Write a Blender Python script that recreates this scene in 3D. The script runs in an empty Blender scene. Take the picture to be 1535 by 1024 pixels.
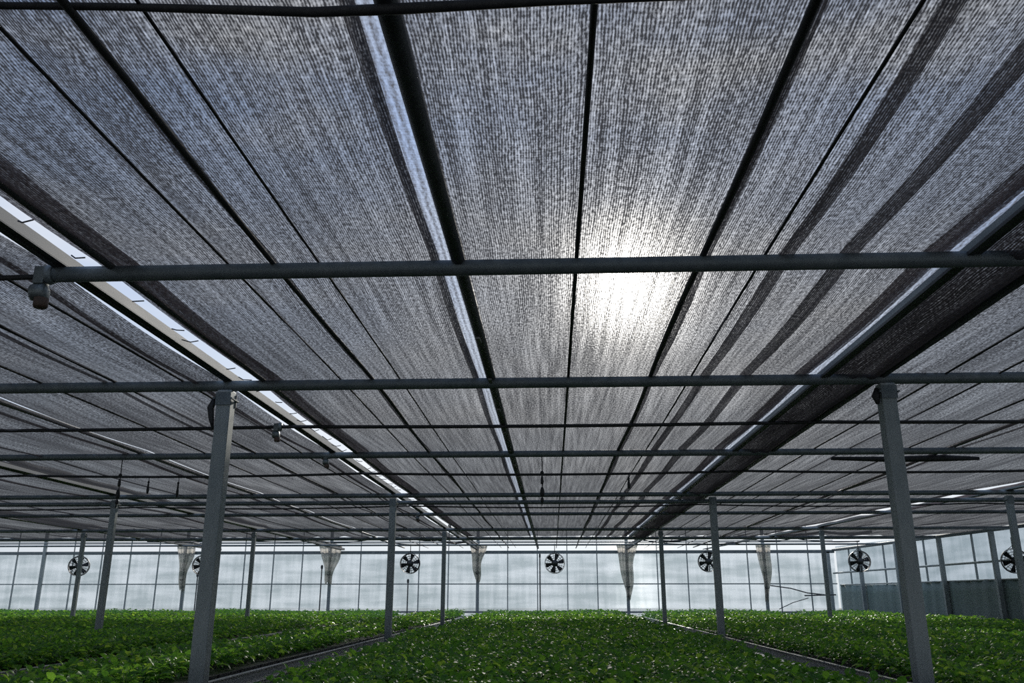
import bpy, math, random
import numpy as np
from mathutils import Vector, Matrix
random.seed(7)
rng = np.random.default_rng(11)
S = bpy.context.scene
COL = S.collection
PI = math.pi
R = math.radians

# ------------------------------------------------------------------ frame of the place
EYE = 1.6            # eye height; Y runs down the greenhouse, X to the right
ROOF = 3.2           # centre height of the cross pipes
SLOPE = 0.0078       # the ground climbs gently towards the far wall
F, PITCH, YAW = 1282.0, R(16.9), R(2.6)
NETZ = 3.262
WALL_Y = 29.4
NET_END = 23.35
def gz(y): return SLOPE * y
def lat(ratio, z=ROOF): return ratio * 1.045 * (z - EYE)

# ------------------------------------------------------------------ materials
def new_mat(name):
    m = bpy.data.materials.new(name); m.use_nodes = True
    nt = m.node_tree; nt.nodes.clear()
    return m, nt, nt.nodes.new('ShaderNodeOutputMaterial')
def N(nt, t, **kw):
    n = nt.nodes.new(t)
    for k, v in kw.items(): setattr(n, k, v)
    return n
def math_node(nt, op, a, b=None, c=None, clamp=False):
    n = nt.nodes.new('ShaderNodeMath'); n.operation = op; n.use_clamp = clamp
    for i, v in enumerate((a, b, c)):
        if v is None: continue
        if isinstance(v, (int, float)): n.inputs[i].default_value = v
        else: nt.links.new(v, n.inputs[i])
    return n.outputs[0]
def noise(nt, vec, scale, detail=2.0, rough=.5):
    n = nt.nodes.new('ShaderNodeTexNoise'); n.inputs['Scale'].default_value = scale
    n.inputs['Detail'].default_value = detail; n.inputs['Roughness'].default_value = rough
    nt.links.new(vec, n.inputs['Vector'])
    return n.outputs['Fac']
def scaled(nt, vec, s, loc=(0, 0, 0)):
    n = nt.nodes.new('ShaderNodeMapping'); n.inputs['Scale'].default_value = s
    n.inputs['Location'].default_value = loc
    nt.links.new(vec, n.inputs['Vector'])
    return n.outputs[0]
def ramp(nt, fac, stops):
    n = nt.nodes.new('ShaderNodeValToRGB')
    e = n.color_ramp.elements
    while len(e) < len(stops): e.new(.5)
    for el, (p, c) in zip(e, stops): el.position = p; el.color = (*c, 1)
    nt.links.new(fac, n.inputs[0])
    return n.outputs[0]
def pbr(name, c1, c2=None, rough=.5, metal=0.0, scale=6, stretch=(1, 1, 1), rough2=None, bump=0.0, spec=.5):
    m, nt, out = new_mat(name)
    b = N(nt, 'ShaderNodeBsdfPrincipled'); nt.links.new(b.outputs[0], out.inputs[0])
    b.inputs['Metallic'].default_value = metal; b.inputs['Roughness'].default_value = rough
    b.inputs['Specular IOR Level'].default_value = spec
    tc = N(nt, 'ShaderNodeTexCoord')
    v = scaled(nt, tc.outputs['Object'], stretch)
    f = noise(nt, v, scale, 4, .6)
    nt.links.new(ramp(nt, f, [(.3, c1), (.7, c2 or c1)]), b.inputs['Base Color'])
    if rough2 is not None:
        mr = N(nt, 'ShaderNodeMapRange'); nt.links.new(f, mr.inputs[0])
        mr.inputs[3].default_value = rough; mr.inputs[4].default_value = rough2
        nt.links.new(mr.outputs[0], b.inputs['Roughness'])
    if bump:
        bn = N(nt, 'ShaderNodeBump'); bn.inputs['Strength'].default_value = bump
        nt.links.new(f, bn.inputs['Height']); nt.links.new(bn.outputs[0], b.inputs['Normal'])
    return m

def net_mat(name, base=.42, pitch=.0105, grey=.075, warm=1.0, tint=(1, 1, 1), seed=0.0, bands=.3):
    """knitted shade cloth: open stitches in rows along Y between dark threads"""
    m, nt, out = new_mat(name)
    tc = N(nt, 'ShaderNodeTexCoord'); P = tc.outputs['Object']
    P = scaled(nt, P, (1, 1, 1), (seed, seed * 3.1, 0))
    wob = noise(nt, scaled(nt, P, (9, 2.0, 0)), 1, 2)
    sep = N(nt, 'ShaderNodeSeparateXYZ'); nt.links.new(P, sep.inputs[0])
    x = math_node(nt, 'MULTIPLY_ADD', wob, .03, sep.outputs[0])
    row = math_node(nt, 'SINE', math_node(nt, 'MULTIPLY', x, 2 * PI / pitch))
    dot = math_node(nt, 'SINE', math_node(nt, 'MULTIPLY', sep.outputs[1], 2 * PI / .019))
    n1 = noise(nt, scaled(nt, P, (88, 30, 0)), 1, 3, .7)
    n2 = noise(nt, scaled(nt, P, (26, .7, 0)), 1, 4, .65)
    n3 = noise(nt, scaled(nt, P, (2.1, .22, 0)), 1, 3, .55)
    t = math_node(nt, 'MULTIPLY_ADD', row, .19, base)
    t = math_node(nt, 'MULTIPLY_ADD', dot, .045, t)
    for f, a in ((n1, 1.7), (n2, .9), (n3, bands)):
        t = math_node(nt, 'MULTIPLY_ADD', math_node(nt, 'SUBTRACT', f, .5), a, t)
    t = math_node(nt, 'MINIMUM', math_node(nt, 'MAXIMUM', t, .02), .95)
    # the threads are round: seen at a slant they close the stitches
    lw = N(nt, 'ShaderNodeLayerWeight'); lw.inputs['Blend'].default_value = .5
    cosv = math_node(nt, 'SUBTRACT', 1.0, lw.outputs['Facing'])
    t = math_node(nt, 'MULTIPLY', t, math_node(nt, 'POWER', math_node(nt, 'MAXIMUM', cosv, .01), .33))
    d = N(nt, 'ShaderNodeBsdfDiffuse'); d.inputs[0].default_value = (grey * 1.05 * warm, grey, grey * .95, 1)
    tr = N(nt, 'ShaderNodeBsdfTranslucent'); tr.inputs[0].default_value = (grey * 1.5 * warm, grey * 1.4, grey * 1.35, 1)
    a = N(nt, 'ShaderNodeAddShader'); nt.links.new(d.outputs[0], a.inputs[0]); nt.links.new(tr.outputs[0], a.inputs[1])
    tp = N(nt, 'ShaderNodeBsdfTransparent'); tp.inputs[0].default_value = (*tint, 1)
    mx = N(nt, 'ShaderNodeMixShader')
    nt.links.new(t, mx.inputs[0]); nt.links.new(a.outputs[0], mx.inputs[1]); nt.links.new(tp.outputs[0], mx.inputs[2])
    nt.links.new(mx.outputs[0], out.inputs[0])
    return m

def film_mat(name, clear=.35, colour=(.8, .86, .9), banding=.5):
    m, nt, out = new_mat(name)
    tc = N(nt, 'ShaderNodeTexCoord'); P = tc.outputs['Object']
    n1 = noise(nt, scaled(nt, P, (.45, .45, 3.0)), 1, 3, .5)
    n2 = noise(nt, scaled(nt, P, (6, 6, .5)), 1, 3, .6)
    f = math_node(nt, 'ADD', math_node(nt, 'MULTIPLY', n1, .7), math_node(nt, 'MULTIPLY', n2, .3))
    c = ramp(nt, f, [(.40, tuple(v * (1 - .38 * banding) for v in (colour[0] * .94, colour[1], colour[2]))), (.60, colour)])  # soft cloud-like bands mixed into the film colour
    tr = N(nt, 'ShaderNodeBsdfTranslucent'); nt.links.new(c, tr.inputs[0])
    tp = N(nt, 'ShaderNodeBsdfTransparent'); nt.links.new(c, tp.inputs[0])
    gl = N(nt, 'ShaderNodeBsdfGlossy'); gl.inputs['Roughness'].default_value = .25
    m1 = N(nt, 'ShaderNodeMixShader'); m1.inputs[0].default_value = clear
    nt.links.new(tr.outputs[0], m1.inputs[1]); nt.links.new(tp.outputs[0], m1.inputs[2])
    m2 = N(nt, 'ShaderNodeMixShader'); m2.inputs[0].default_value = .05
    nt.links.new(m1.outputs[0], m2.inputs[1]); nt.links.new(gl.outputs[0], m2.inputs[2])
    nt.links.new(m2.outputs[0], out.inputs[0])
    return m

def leaf_mat(name):
    m, nt, out = new_mat(name)
    geo = N(nt, 'ShaderNodeNewGeometry'); oi = N(nt, 'ShaderNodeObjectInfo')
    tc = N(nt, 'ShaderNodeTexCoord')
    f = math_node(nt, 'FRACT', math_node(nt, 'ADD', geo.outputs['Random Per Island'], oi.outputs['Random']))
    c = ramp(nt, f, [(0, (.05, .17, .022)), (.45, (.10, .29, .03)), (.8, (.17, .40, .04)), (1, (.32, .52, .06))])
    b = N(nt, 'ShaderNodeBsdfPrincipled'); nt.links.new(c, b.inputs['Base Color'])
    b.inputs['Roughness'].default_value = .42; b.inputs['Specular IOR Level'].default_value = .45
    tr = N(nt, 'ShaderNodeBsdfTranslucent')
    hs = N(nt, 'ShaderNodeHueSaturation'); hs.inputs['Value'].default_value = 1.5; hs.inputs['Hue'].default_value = .485
    nt.links.new(c, hs.inputs['Color']); nt.links.new(hs.outputs[0], tr.inputs[0])
    mx = N(nt, 'ShaderNodeMixShader'); mx.inputs[0].default_value = .5
    nt.links.new(b.outputs[0], mx.inputs[1]); nt.links.new(tr.outputs[0], mx.inputs[2])
    nt.links.new(mx.outputs[0], out.inputs[0])
    return m

M = {
    'steel': pbr('galvanised_steel', (.20, .235, .24), (.30, .33, .33), .5, .35, 14, (1, 1, .25), .65),
    'pipe': pbr('weathered_pipe', (.10, .125, .135), (.17, .195, .20), .5, .35, 10, (1, 1, 1), .65),
    'dark_pipe': pbr('dark_pipe', (.03, .036, .04), (.06, .065, .068), .6, .1, 10),
    'pale_rail': pbr('pale_rail', (.12, .118, .11), (.19, .185, .17), .5, .2, 5, (1, .3, 1), .7),
    'alu': pbr('aluminium_rail', (.34, .35, .35), (.52, .53, .52), .3, .25, 5, (1, .4, 1), .45),
    'bench_steel': pbr('bench_steel', (.42, .42, .40), (.60, .60, .57), .45, .35, 6, (1, .3, 1), .6),
    'black': pbr('black_plastic', (.012, .013, .014), (.022, .023, .024), .5, 0, 20),
    'rope': pbr('black_cable', (.012, .013, .015), (.03, .03, .03), .7, 0, 30),
    'hem': net_mat('doubled_net_hem', .12, .010, .05, 1.05, seed=3.3),
    'hem_loose': net_mat('loose_net_hem', .13, .010, .05, 1.15, seed=5.1),
    'net': net_mat('shade_net', .215, .0105, .026),
    'net2': net_mat('shade_net_side', .19, .0105, .026, seed=17.0, bands=.75),
    'net_dark': net_mat('shade_net_gathered', .10, .010, .03, 1.05, seed=8.0),
    'clear_strip': net_mat('thin_plastic_strip', .5, .03, .10, 1, (.8, .88, 1.0), seed=2.0),
    'film': film_mat('wall_film', .42, (.60, .65, .695), .9),
    'film_side': film_mat('side_wall_film', .30, (.74, .80, .82), .8),
    'drape': film_mat('old_plastic_drape', .45, (.78, .76, .73), .8),
    'curtain': pbr('green_curtain', (.13, .18, .165), (.19, .25, .235), .55, 0, 1.5, (3, 3, .4), .7),
    'soil': pbr('dark_soil', (.012, .011, .009), (.03, .026, .02), .9, 0, 40),
    'ground': pbr('aisle_ground', (.018, .018, .017), (.04, .038, .036), .35, 0, 4, (1, 1, 1), .6),
    'grass': pbr('outside_ground', (.10, .12, .08), (.2, .2, .15), .9, 0, .6),
    'fan': pbr('fan_black', (.015, .017, .018), (.03, .032, .034), .45, .2, 12),
    'leaf': leaf_mat('seedling_leaf'),
    'stem': pbr('seedling_stem', (.16, .24, .07), (.26, .34, .12), .5, 0, 30),
    'roll': pbr('rolled_cloth', (.16, .15, .135), (.34, .32, .29), .8, 0, 9, (1, .4, 1)),
    'gear': pbr('gear_housing', (.10, .12, .12), (.17, .19, .185), .45, .5, 20),
    'rust': pbr('rusty_end', (.06, .042, .03), (.10, .06, .04), .8, .1, 20),
    'white': pbr('white_plastic', (.7, .7, .68), (.8, .8, .78), .4),
}

# ------------------------------------------------------------------ mesh helpers
class MB:
    def __init__(s): s.v = []; s.f = []
    def add(s, vs, fs):
        o = len(s.v); s.v += [tuple(v) for v in vs]; s.f += [tuple(i + o for i in f) for f in fs]; return s
    def box(s, x0, x1, y0, y1, z0, z1, sl=0.0):
        a = sl * y0; b = sl * y1
        vs = [(x0, y0, z0 + a), (x1, y0, z0 + a), (x1, y1, z0 + b), (x0, y1, z0 + b),
              (x0, y0, z1 + a), (x1, y0, z1 + a), (x1, y1, z1 + b), (x0, y1, z1 + b)]
        return s.add(vs, [(3, 2, 1, 0), (4, 5, 6, 7), (0, 1, 5, 4), (1, 2, 6, 5), (2, 3, 7, 6), (3, 0, 4, 7)])
    def tube(s, pts, r, n=8, caps=True):
        pts = [Vector(p) for p in pts]; rs = r if isinstance(r, (list, tuple)) else [r] * len(pts)
        vs = []; fs = []
        up = None
        for i, p in enumerate(pts):
            d = (pts[min(i + 1, len(pts) - 1)] - pts[max(i - 1, 0)]).normalized()
            if up is None:
                up = Vector((0, 0, 1)) if abs(d.z) < .9 else Vector((1, 0, 0))
            a = d.cross(up).normalized(); b = a.cross(d).normalized(); up = b
            for k in range(n):
                t = 2 * PI * (k + .5) / n
                vs.append(p + a * (rs[i] * math.cos(t)) + b * (rs[i] * math.sin(t)))
        for i in range(len(pts) - 1):
            for k in range(n):
                k2 = (k + 1) % n
                fs.append((i * n + k, i * n + k2, (i + 1) * n + k2, (i + 1) * n + k))
        if caps:
            fs.append(tuple(range(n))[::-1]); fs.append(tuple((len(pts) - 1) * n + k for k in range(n)))
        return s.add(vs, fs)
    def lathe(s, prof, n=24, axis='y', c=(0, 0, 0)):
        vs = []; fs = []
        for (r, h) in prof:
            for k in range(n):
                t = 2 * PI * k / n; a, b = r * math.cos(t), r * math.sin(t)
                p = (a, h, b) if axis == 'y' else (a, b, h) if axis == 'z' else (h, a, b)
                vs.append((p[0] + c[0], p[1] + c[1], p[2] + c[2]))
        for i in range(len(prof) - 1):
            for k in range(n):
                k2 = (k + 1) % n
                fs.append((i * n + k, i * n + k2, (i + 1) * n + k2, (i + 1) * n + k))
        return s.add(vs, fs)
    def torus(s, R0, r, n=32, m=6, c=(0, 0, 0)):
        pts = []
        vs = []; fs = []
        for i in range(n):
            t = 2 * PI * i / n
            for k in range(m):
                q = 2 * PI * k / m; rr = R0 + r * math.cos(q)
                vs.append((c[0] + rr * math.cos(t), c[1] + r * math.sin(q), c[2] + rr * math.sin(t)))
        for i in range(n):
            for k in range(m):
                fs.append((i * m + k, ((i + 1) % n) * m + k, ((i + 1) % n) * m + (k + 1) % m, i * m + (k + 1) % m))
        return s.add(vs, fs)
    def grid(s, nx, ny, fn):
        vs = [fn(i / nx, j / ny) for j in range(ny + 1) for i in range(nx + 1)]
        fs = [(j * (nx + 1) + i, j * (nx + 1) + i + 1, (j + 1) * (nx + 1) + i + 1, (j + 1) * (nx + 1) + i) for j in range(ny) for i in range(nx)]
        return s.add(vs, fs)
    def build(s, name, mat, parent=None, smooth=False, bevel=0.0):
        off = Vector((0, 0, 0)); q = parent
        while q is not None: off = off + q.matrix_basis.translation; q = q.parent
        me = bpy.data.meshes.new(name)
        me.from_pydata([(v[0] - off.x, v[1] - off.y, v[2] - off.z) for v in s.v], [], s.f)
        me.materials.append(mat); me.update()
        if smooth: me.polygons.foreach_set('use_smooth', [True] * len(me.polygons))
        o = bpy.data.objects.new(name, me); COL.objects.link(o)
        if parent is not None: o.parent = parent
        if bevel:
            bv = o.modifiers.new('bevel', 'BEVEL'); bv.width = bevel; bv.segments = 2; bv.limit_method = 'ANGLE'
        return o
def tag(o, label, cat, group=None, kind=None):
    if label: o['label'] = label
    if cat: o['category'] = cat
    if group: o['group'] = group
    if kind: o['kind'] = kind
    return o
def empty(name, loc, label=None, cat=None, group=None):
    o = bpy.data.objects.new(name, None); COL.objects.link(o); o.location = loc; o.empty_display_size = .1
    o.matrix_basis = Matrix.Translation(loc)
    return tag(o, label, cat, group)
def copy_tree(o, parent=None):
    c = o.copy(); COL.objects.link(c)
    if parent is not None: c.parent = parent
    for ch in list(o.children): copy_tree(ch, c)
    return c

# ------------------------------------------------------------------ side wall line (runs askew)
def side_x(y): return 9.27 + (WALL_Y - y) * .135
def gut2_x(y): return 7.02 - .127 * (y - 13.6)

# ------------------------------------------------------------------ ground
g = MB(); g.grid(2, 2, lambda u, v: (-26 + 46 * u, -10 + 39.6 * v, gz(-10 + 39.6 * v)))
tag(g.build('floor', M['ground']), None, None, kind='structure')
g = MB(); g.grid(2, 2, lambda u, v: (-120 + 240 * u, 29.6 + 160 * v, gz(29.6)))
tag(g.build('ground_outside', M['grass']), None, None, kind='structure')

# ------------------------------------------------------------------ far wall
wall = empty('wall_back', (-6, WALL_Y, gz(WALL_Y)), None, None); wall['kind'] = 'structure'
XL = -22.0; XR = side_x(WALL_Y)
zb = gz(WALL_Y)
def film_fn(u, v):
    x = XL + (XR - XL) * u
    return (x, WALL_Y + .045 + .018 * math.sin(x * 2 * PI) * math.sin(PI * v), zb + .02 + (3.13 - zb) * v)
fm = MB(); fm.grid(250, 12, film_fn); fm.build('film', M['film'], wall, True)
colx = [lat(0) - 2.47 - 4.95 * k for k in range(4, -1, -1)] + [2.47, 6.95]
mull = [-2.47 + .99 * k for k in range(-20, 13)]
for x in mull:
    if x < XL or x > XR - .1: continue
    m = MB(); m.box(x - .016, x + .016, WALL_Y - .02, WALL_Y + .03, zb, 3.12); m.build('mullion', M['steel'], wall)
m = MB(); m.box(XL, XR, WALL_Y - .05, WALL_Y + .04, 3.12, 3.22); m.build('top_beam', M['pipe'], wall)
m = MB(); m.box(XL, XR, WALL_Y - .025, WALL_Y + .03, 2.13, 2.165); m.build('middle_rail', M['steel'], wall)
m = MB(); m.box(XL, XR, WALL_Y - .05, WALL_Y + .03, 1.235, 1.29); m.build('lower_rail', M['steel'], wall)
for x in colx:
    m = MB(); m.box(x - .05, x + .05, WALL_Y - .13, WALL_Y - .055, zb, 3.9); m.build('column', M['steel'], wall, bevel=.006)
# structure over the wall: upright studs and tie rails against the sky
for x in mull:
    if x < XL or x > XR - .1: continue
    m = MB(); m.box(x - .013, x + .013, WALL_Y - .02, WALL_Y + .01, 3.22, 4.0); m.build('upper_stud', M['pipe'], wall)
for z, r in ((3.40, .018), (3.53, .012), (3.66, .02), (3.95, .025)):
    m = MB(); m.tube([(XL, WALL_Y, z), (XR, WALL_Y, z)], r, 6); m.build('upper_rail', M['pipe'], wall)

# ------------------------------------------------------------------ right side wall
sw = empty('wall_right', (side_x(24), 24, gz(24))); sw['kind'] = 'structure'
Y0, Y1 = 8.0, WALL_Y
def side_pt(y, z, off=0.0): return (side_x(y) + off, y, z)
fm = MB(); fm.grid(60, 6, lambda u, v: side_pt(Y0 + (Y1 - Y0) * u, gz(Y0 + (Y1 - Y0) * u) + (3.3 - .2) * v, .06 + .02 * math.sin(60 * u) * math.sin(PI * v)))
fm.build('film', M['film_side'], sw, True)
y = Y0; k = 0
while y <= Y1 + .01:
    big = k % 2 == 0; w = .05 if big else .02
    m = MB(); m.box(side_x(y) - w - (.21 if big else .02), side_x(y) + w - (.21 if big else .02), y - w, y + w, gz(y), 3.16 if big else 3.25)
    m.build('column' if big else 'mullion', M['steel'], sw); y += 1.07; k += 1
def curt_top(y): return 2.14 - (WALL_Y - y) * -.000 if False else 2.10 + (WALL_Y - y) * -.006
m = MB(); m.tube([side_pt(Y0, 2.52, -.08), side_pt(Y1, 2.48, -.08)], .028, 8); m.build('upper_rail', M['steel'], sw)
m = MB(); m.tube([side_pt(Y0, 1.02 + gz(Y0), -.1), side_pt(Y1, 1.02 + gz(Y1), -.1)], .03, 8); m.build('lower_rail', M['alu'], sw)
m = MB(); m.tube([side_pt(Y0, 3.22, -.02), side_pt(Y1, 3.22, -.02)], .05, 8); m.build('top_beam', M['pipe'], sw)
ct = empty('side_curtain', side_pt(24, gz(24), -.12), 'dark green sheet curtain lining the lower right side wall', 'curtain')
m = MB()
m.grid(200, 8, lambda u, v: side_pt(Y0 + (Y1 - .5 - Y0) * u, gz(Y0 + (Y1 - Y0) * u) * (1 - v) + v * (2.09 - .06 * (1 - u) - .02 * math.sin(9 * u)) + (1 - v) * .02,
                                    -.125 + .018 * math.sin(u * 300) * (.4 + .6 * v) + .012 * math.sin(u * 77)))
c = m.build('sheet', M['curtain'], ct, True); so = c.modifiers.new('thick', 'SOLIDIFY'); so.thickness = .004
m = MB(); m.tube([side_pt(Y0, 2.04, -.125), side_pt(Y1 - .5, 2.10, -.125)], .022, 8); m.build('top_hem', M['steel'], ct)

# ------------------------------------------------------------------ benches
RAILZ = .954
BED = {  # name: x0, x1, y0, y1, label
    'middle': (-2.02, 2.02, 3.4, 27.9, 'wide middle growing bench between the two aisles, full of seedlings'),
    'left': (-3.72, -2.66, 2.6, 28.0, 'narrow growing bench left of the left aisle with grey side rail'),
    'left_second': (-6.70, -4.80, 2.6, 28.2, 'growing bench beyond the narrow dark gap on the left'),
    'left_third': (-10.9, -7.32, 6, 28.2, 'growing bench behind the second left post line'),
    'left_far': (-20.5, -11.5, 14, 28.2, 'growing bench in the far left corner by the film wall'),
    'right': (2.70, 6.60, 2.6, 27.9, 'growing bench right of the right aisle with pale ledge'),
    'right_far': (7.25, 9.0, 9.0, 27.5, 'growing bench against the right side wall curtain'),
}
for nm, (x0, x1, y0, y1, lab) in BED.items():
    if nm == 'right_far': pass
    b = empty('growing_bench', ((x0 + x1) / 2, (y0 + y1) / 2, gz((y0 + y1) / 2)), lab, 'bench', 'growing benches')
    m = MB(); m.box(x0 + .02, x1 - .02, y0 + .02, y1 - .02, RAILZ - .06, RAILZ - .03, SLOPE); m.build('bed_top', M['soil'], b)
    for (xa, xb) in ((x0, x0 + .022), (x1 - .022, x1)):
        m = MB(); m.box(xa, xb, y0, y1, RAILZ - .12, RAILZ, SLOPE)
        sgn = -1 if xa == x0 else 1
        xo = x0 if sgn < 0 else x1
        m.box(min(xo, xo + sgn * .022), max(xo, xo + sgn * .022), y0, y1, RAILZ - .012, RAILZ + .002, SLOPE)
        m.box(min(xo, xo + sgn * .018), max(xo, xo + sgn * .018), y0, y1, RAILZ - .107, RAILZ - .095, SLOPE)
        m.build('side_rail', M['bench_steel'], b, bevel=.003)
    for (ya, yb) in ((y0, y0 + .03), (y1 - .03, y1)):
        m = MB(); m.box(x0 + .024, x1 - .024, ya, yb, RAILZ - .105, RAILZ, SLOPE); m.build('end_rail', M['bench_steel'], b)
    y = y0 + .4
    while y < y1:
        for x in (x0 + .25, x1 - .25):
            m = MB(); m.box(x - .022, x + .022, y - .022, y + .022, gz(y), RAILZ - .06 + gz(y)); m.build('leg', M['bench_steel'], b)
        m = MB(); m.box(x0 + .03, x1 - .03, y - .02, y + .02, RAILZ - .1 + gz(y), RAILZ - .062 + gz(y)); m.build('cross_bar', M['bench_steel'], b)
        y += 2.6
# pale aluminium ledge beside the right bench
ld = empty('aluminium_ledge', (2.3, 15, gz(15)), 'long pale metal ledge with grooves beside the right bench', 'ledge')
for xa, xb, dz in ((2.13, 2.20, 0), (2.215, 2.30, -.004), (2.315, 2.42, 0)):
    m = MB(); m.box(xa, xb, 3.0, 28.2, RAILZ - .035 + dz, RAILZ - .02 + dz, SLOPE); m.build('plank', M['alu'], ld, bevel=.002)
y = 3.5
while y < 28:
    m = MB(); m.box(2.14, 2.41, y - .02, y + .02, RAILZ - .07 + gz(y), RAILZ - .041 + gz(y))
    m.box(2.25, 2.29, y - .02, y + .02, gz(y), RAILZ - .07 + gz(y)); m.build('bracket', M['bench_steel'], ld); y += 2.2
ld = empty('aluminium_ledge', (-2.4, 25, gz(25)), 'short pale metal ledge at the far end of the left aisle', 'ledge')
for xa, xb in ((-2.42, -2.26), (-2.245, -2.1)):
    m = MB(); m.box(xa, xb, 21.5, 28.6, RAILZ - .035, RAILZ - .02, SLOPE); m.build('plank', M['alu'], ld, bevel=.002)
for y in (22, 25, 28):
    m = MB(); m.box(-2.41, -2.11, y - .02, y + .02, RAILZ - .07 + gz(y), RAILZ - .037 + gz(y))
    m.box(-2.28, -2.24, y - .02, y + .02, gz(y), RAILZ - .07 + gz(y)); m.build('bracket', M['bench_steel'], ld)

# plug trays that show under the plants along the aisle edges
tr = MB(); tw, tl, th = .26, .50, .045
tr.box(-tw / 2, tw / 2, -tl / 2, tl / 2, 0, th)
tr.box(-tw / 2 - .008, tw / 2 + .008, -tl / 2 - .008, tl / 2 + .008, th, th + .006)
t0 = tr.build('plug_tray', M['black'], bevel=.002)
first = True
for xc, lab, grp in ((-2.66 - .19, 'black plug tray under the seedlings at the left bench rail', 'trays along the left bench rail'),
                     (2.70 + .19, 'black plug tray under the seedlings behind the pale ledge', 'trays along the right bench edge'),
                     (-2.02 + .19, 'black plug tray along the left edge of the middle bench', 'trays on the middle bench')):
    y = 4.4
    while y < 18:
        o = t0 if first else t0.copy()
        if not first: COL.objects.link(o)
        first = False
        o.location = (xc, y, RAILZ - .029 + gz(y)); o.rotation_euler = (math.atan(SLOPE), 0, 0)
        tag(o, lab, 'tray', grp); y += .53

# ------------------------------------------------------------------ seedlings
def leaf_near(L, W):
    """pointed leaf along +Y: midrib fold and drooping tip; 8 points, 8 triangles"""
    ts = (0, .28, .66, 1)
    ws = (0, .5, .40, 0)
    zs = (0, .05, .02, -.16)
    p = [(0, 0, 0)]
    for i in (1, 2):
        y = ts[i] * L; z = zs[i] * L
        p += [(-ws[i] * W, y, z + .16 * W), (0, y, z), (ws[i] * W, y, z + .16 * W)]
    p.append((0, L, zs[3] * L))
    t = [(0, 2, 1), (0, 3, 2), (1, 2, 5), (1, 5, 4), (2, 3, 6), (2, 6, 5), (4, 5, 7), (5, 6, 7)]
    return np.array(p), np.array(t)
def leaf_far(L, W):
    p = [(0, 0, 0), (-.5 * W, .45 * L, .1 * W), (.5 * W, .45 * L, .1 * W), (0, L, -.14 * L)]
    return np.array(p), np.array([(0, 3, 1), (0, 2, 3)])
def rot_leaf(az, pitch, roll):
    return Matrix.Rotation(az, 3, 'Z') @ Matrix.Rotation(pitch, 3, 'X') @ Matrix.Rotation(roll, 3, 'Y')
def plant_variant(near, n, h=.165):
    V = []; T = []; o = 0
    az = random.random() * 6.28
    for i in range(n):
        u = (i + .5) / n
        L = random.uniform(.060, .098) * (1.12 - .35 * u) * (1 if near else 1.3)
        W = L * random.uniform(.5, .66)
        p, t = (leaf_near if near else leaf_far)(L, W)
        az += 2.4 + random.uniform(-.4, .4)
        pitch = R(random.uniform(-28, 12) + 45 * u * u)
        m = np.array(rot_leaf(az, pitch, R(random.uniform(-28, 28))))
        pet = .012 + .022 * (1 - u)
        d = m @ np.array([0, 1, 0])
        base = np.array([d[0] * pet, d[1] * pet, h * (.42 + .58 * u)])
        V.append(p @ m.T + base); T.append(t + o); o += len(p)
    return np.vstack(V), np.vstack(T)
VN = [plant_variant(True, random.randint(9, 12)) for _ in range(14)]
VF = [plant_variant(False, random.randint(6, 8)) for _ in range(14)]

def undul(x, y):
    return .018 * math.sin(x * 1.7 + .6 * math.sin(y * .9)) + .014 * math.sin(y * 1.3 + x * .8) + .01 * math.sin(x * 6.1) * math.sin(y * 4.7)
cp, sp, cy_, sy_ = math.cos(PITCH), math.sin(PITCH), math.cos(YAW), math.sin(YAW)
def project(x, y, z):
    xr = x * cy_ + y * sy_; yr = -x * sy_ + y * cy_; zr = z - EYE
    zc = yr * cp + zr * sp; yc = -yr * sp + zr * cp
    return 767.5 + F * xr / zc, 512 - F * yc / zc, zc
near_list, far_list = [], []
for nm, (x0, x1, y0, y1, _) in BED.items():
    yy = max(y0 + .08, 4.6)
    while yy < y1 - .08:
        sp_ = .098 if yy < 12.5 else .135
        xx = x0 + (.1 if nm in ('left', 'right', 'middle') else .06)
        while xx < x1 - (.11 if nm in ('left', 'middle') else .05):
            px = xx + random.uniform(-.03, .03); py = yy + random.uniform(-.03, .03)
            lim = max(0, min(1, (12.5 - py) / 5)) if nm == 'middle' else 0
            if random.random() > .02 and px - x0 > .26 * lim and x1 - px > .14 * lim and px < side_x(py) - .3 and (px < gut2_x(py) - .1 or px > gut2_x(py) + .1 or nm != 'right'):
                (near_list if yy < 12.5 else far_list).append((px, py, nm))
            xx += sp_
        yy += sp_
vis = []
for i, (x, y, nm) in enumerate(near_list):
    u, v, zc = project(x, y, RAILZ + .13 + gz(y))
    if zc > 1 and -5 < u < 1540 and v < 1020: vis.append((zc, i))
vis.sort()
chosen = set(i for _, i in vis[:300])
stem_mb = MB(); stem_mb.tube([(0, 0, 0), (.004, .002, .07), (0, 0, .155)], [.0035, .003, .002], 6)
protos = []
for k in range(8):
    V, T = VN[k]
    me = bpy.data.meshes.new('seedling'); me.from_pydata(V.tolist(), [], T.tolist()); me.materials.append(M['leaf'])
    me.polygons.foreach_set('use_smooth', [True] * len(me.polygons))
    o = bpy.data.objects.new('seedling', me); COL.objects.link(o)
    st = stem_mb.build('stem', M['stem']); st.parent = o
    protos.append([o, False])
SEED = {'middle': ('young leafy green seedling in the front rows of the wide middle bench', 'front seedlings of the middle bench'),
        'left': ('young leafy green seedling at the near end of the narrow left bench', 'front seedlings of the left bench'),
        'left_second': ('young leafy green seedling beside the dark gap, near end of second left bench', 'front seedlings of the second left bench'),
        'right': ('young leafy green seedling at the near end of the right bench', 'front seedlings of the right bench')}
mV, mT, mo = [], [], 0
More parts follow.
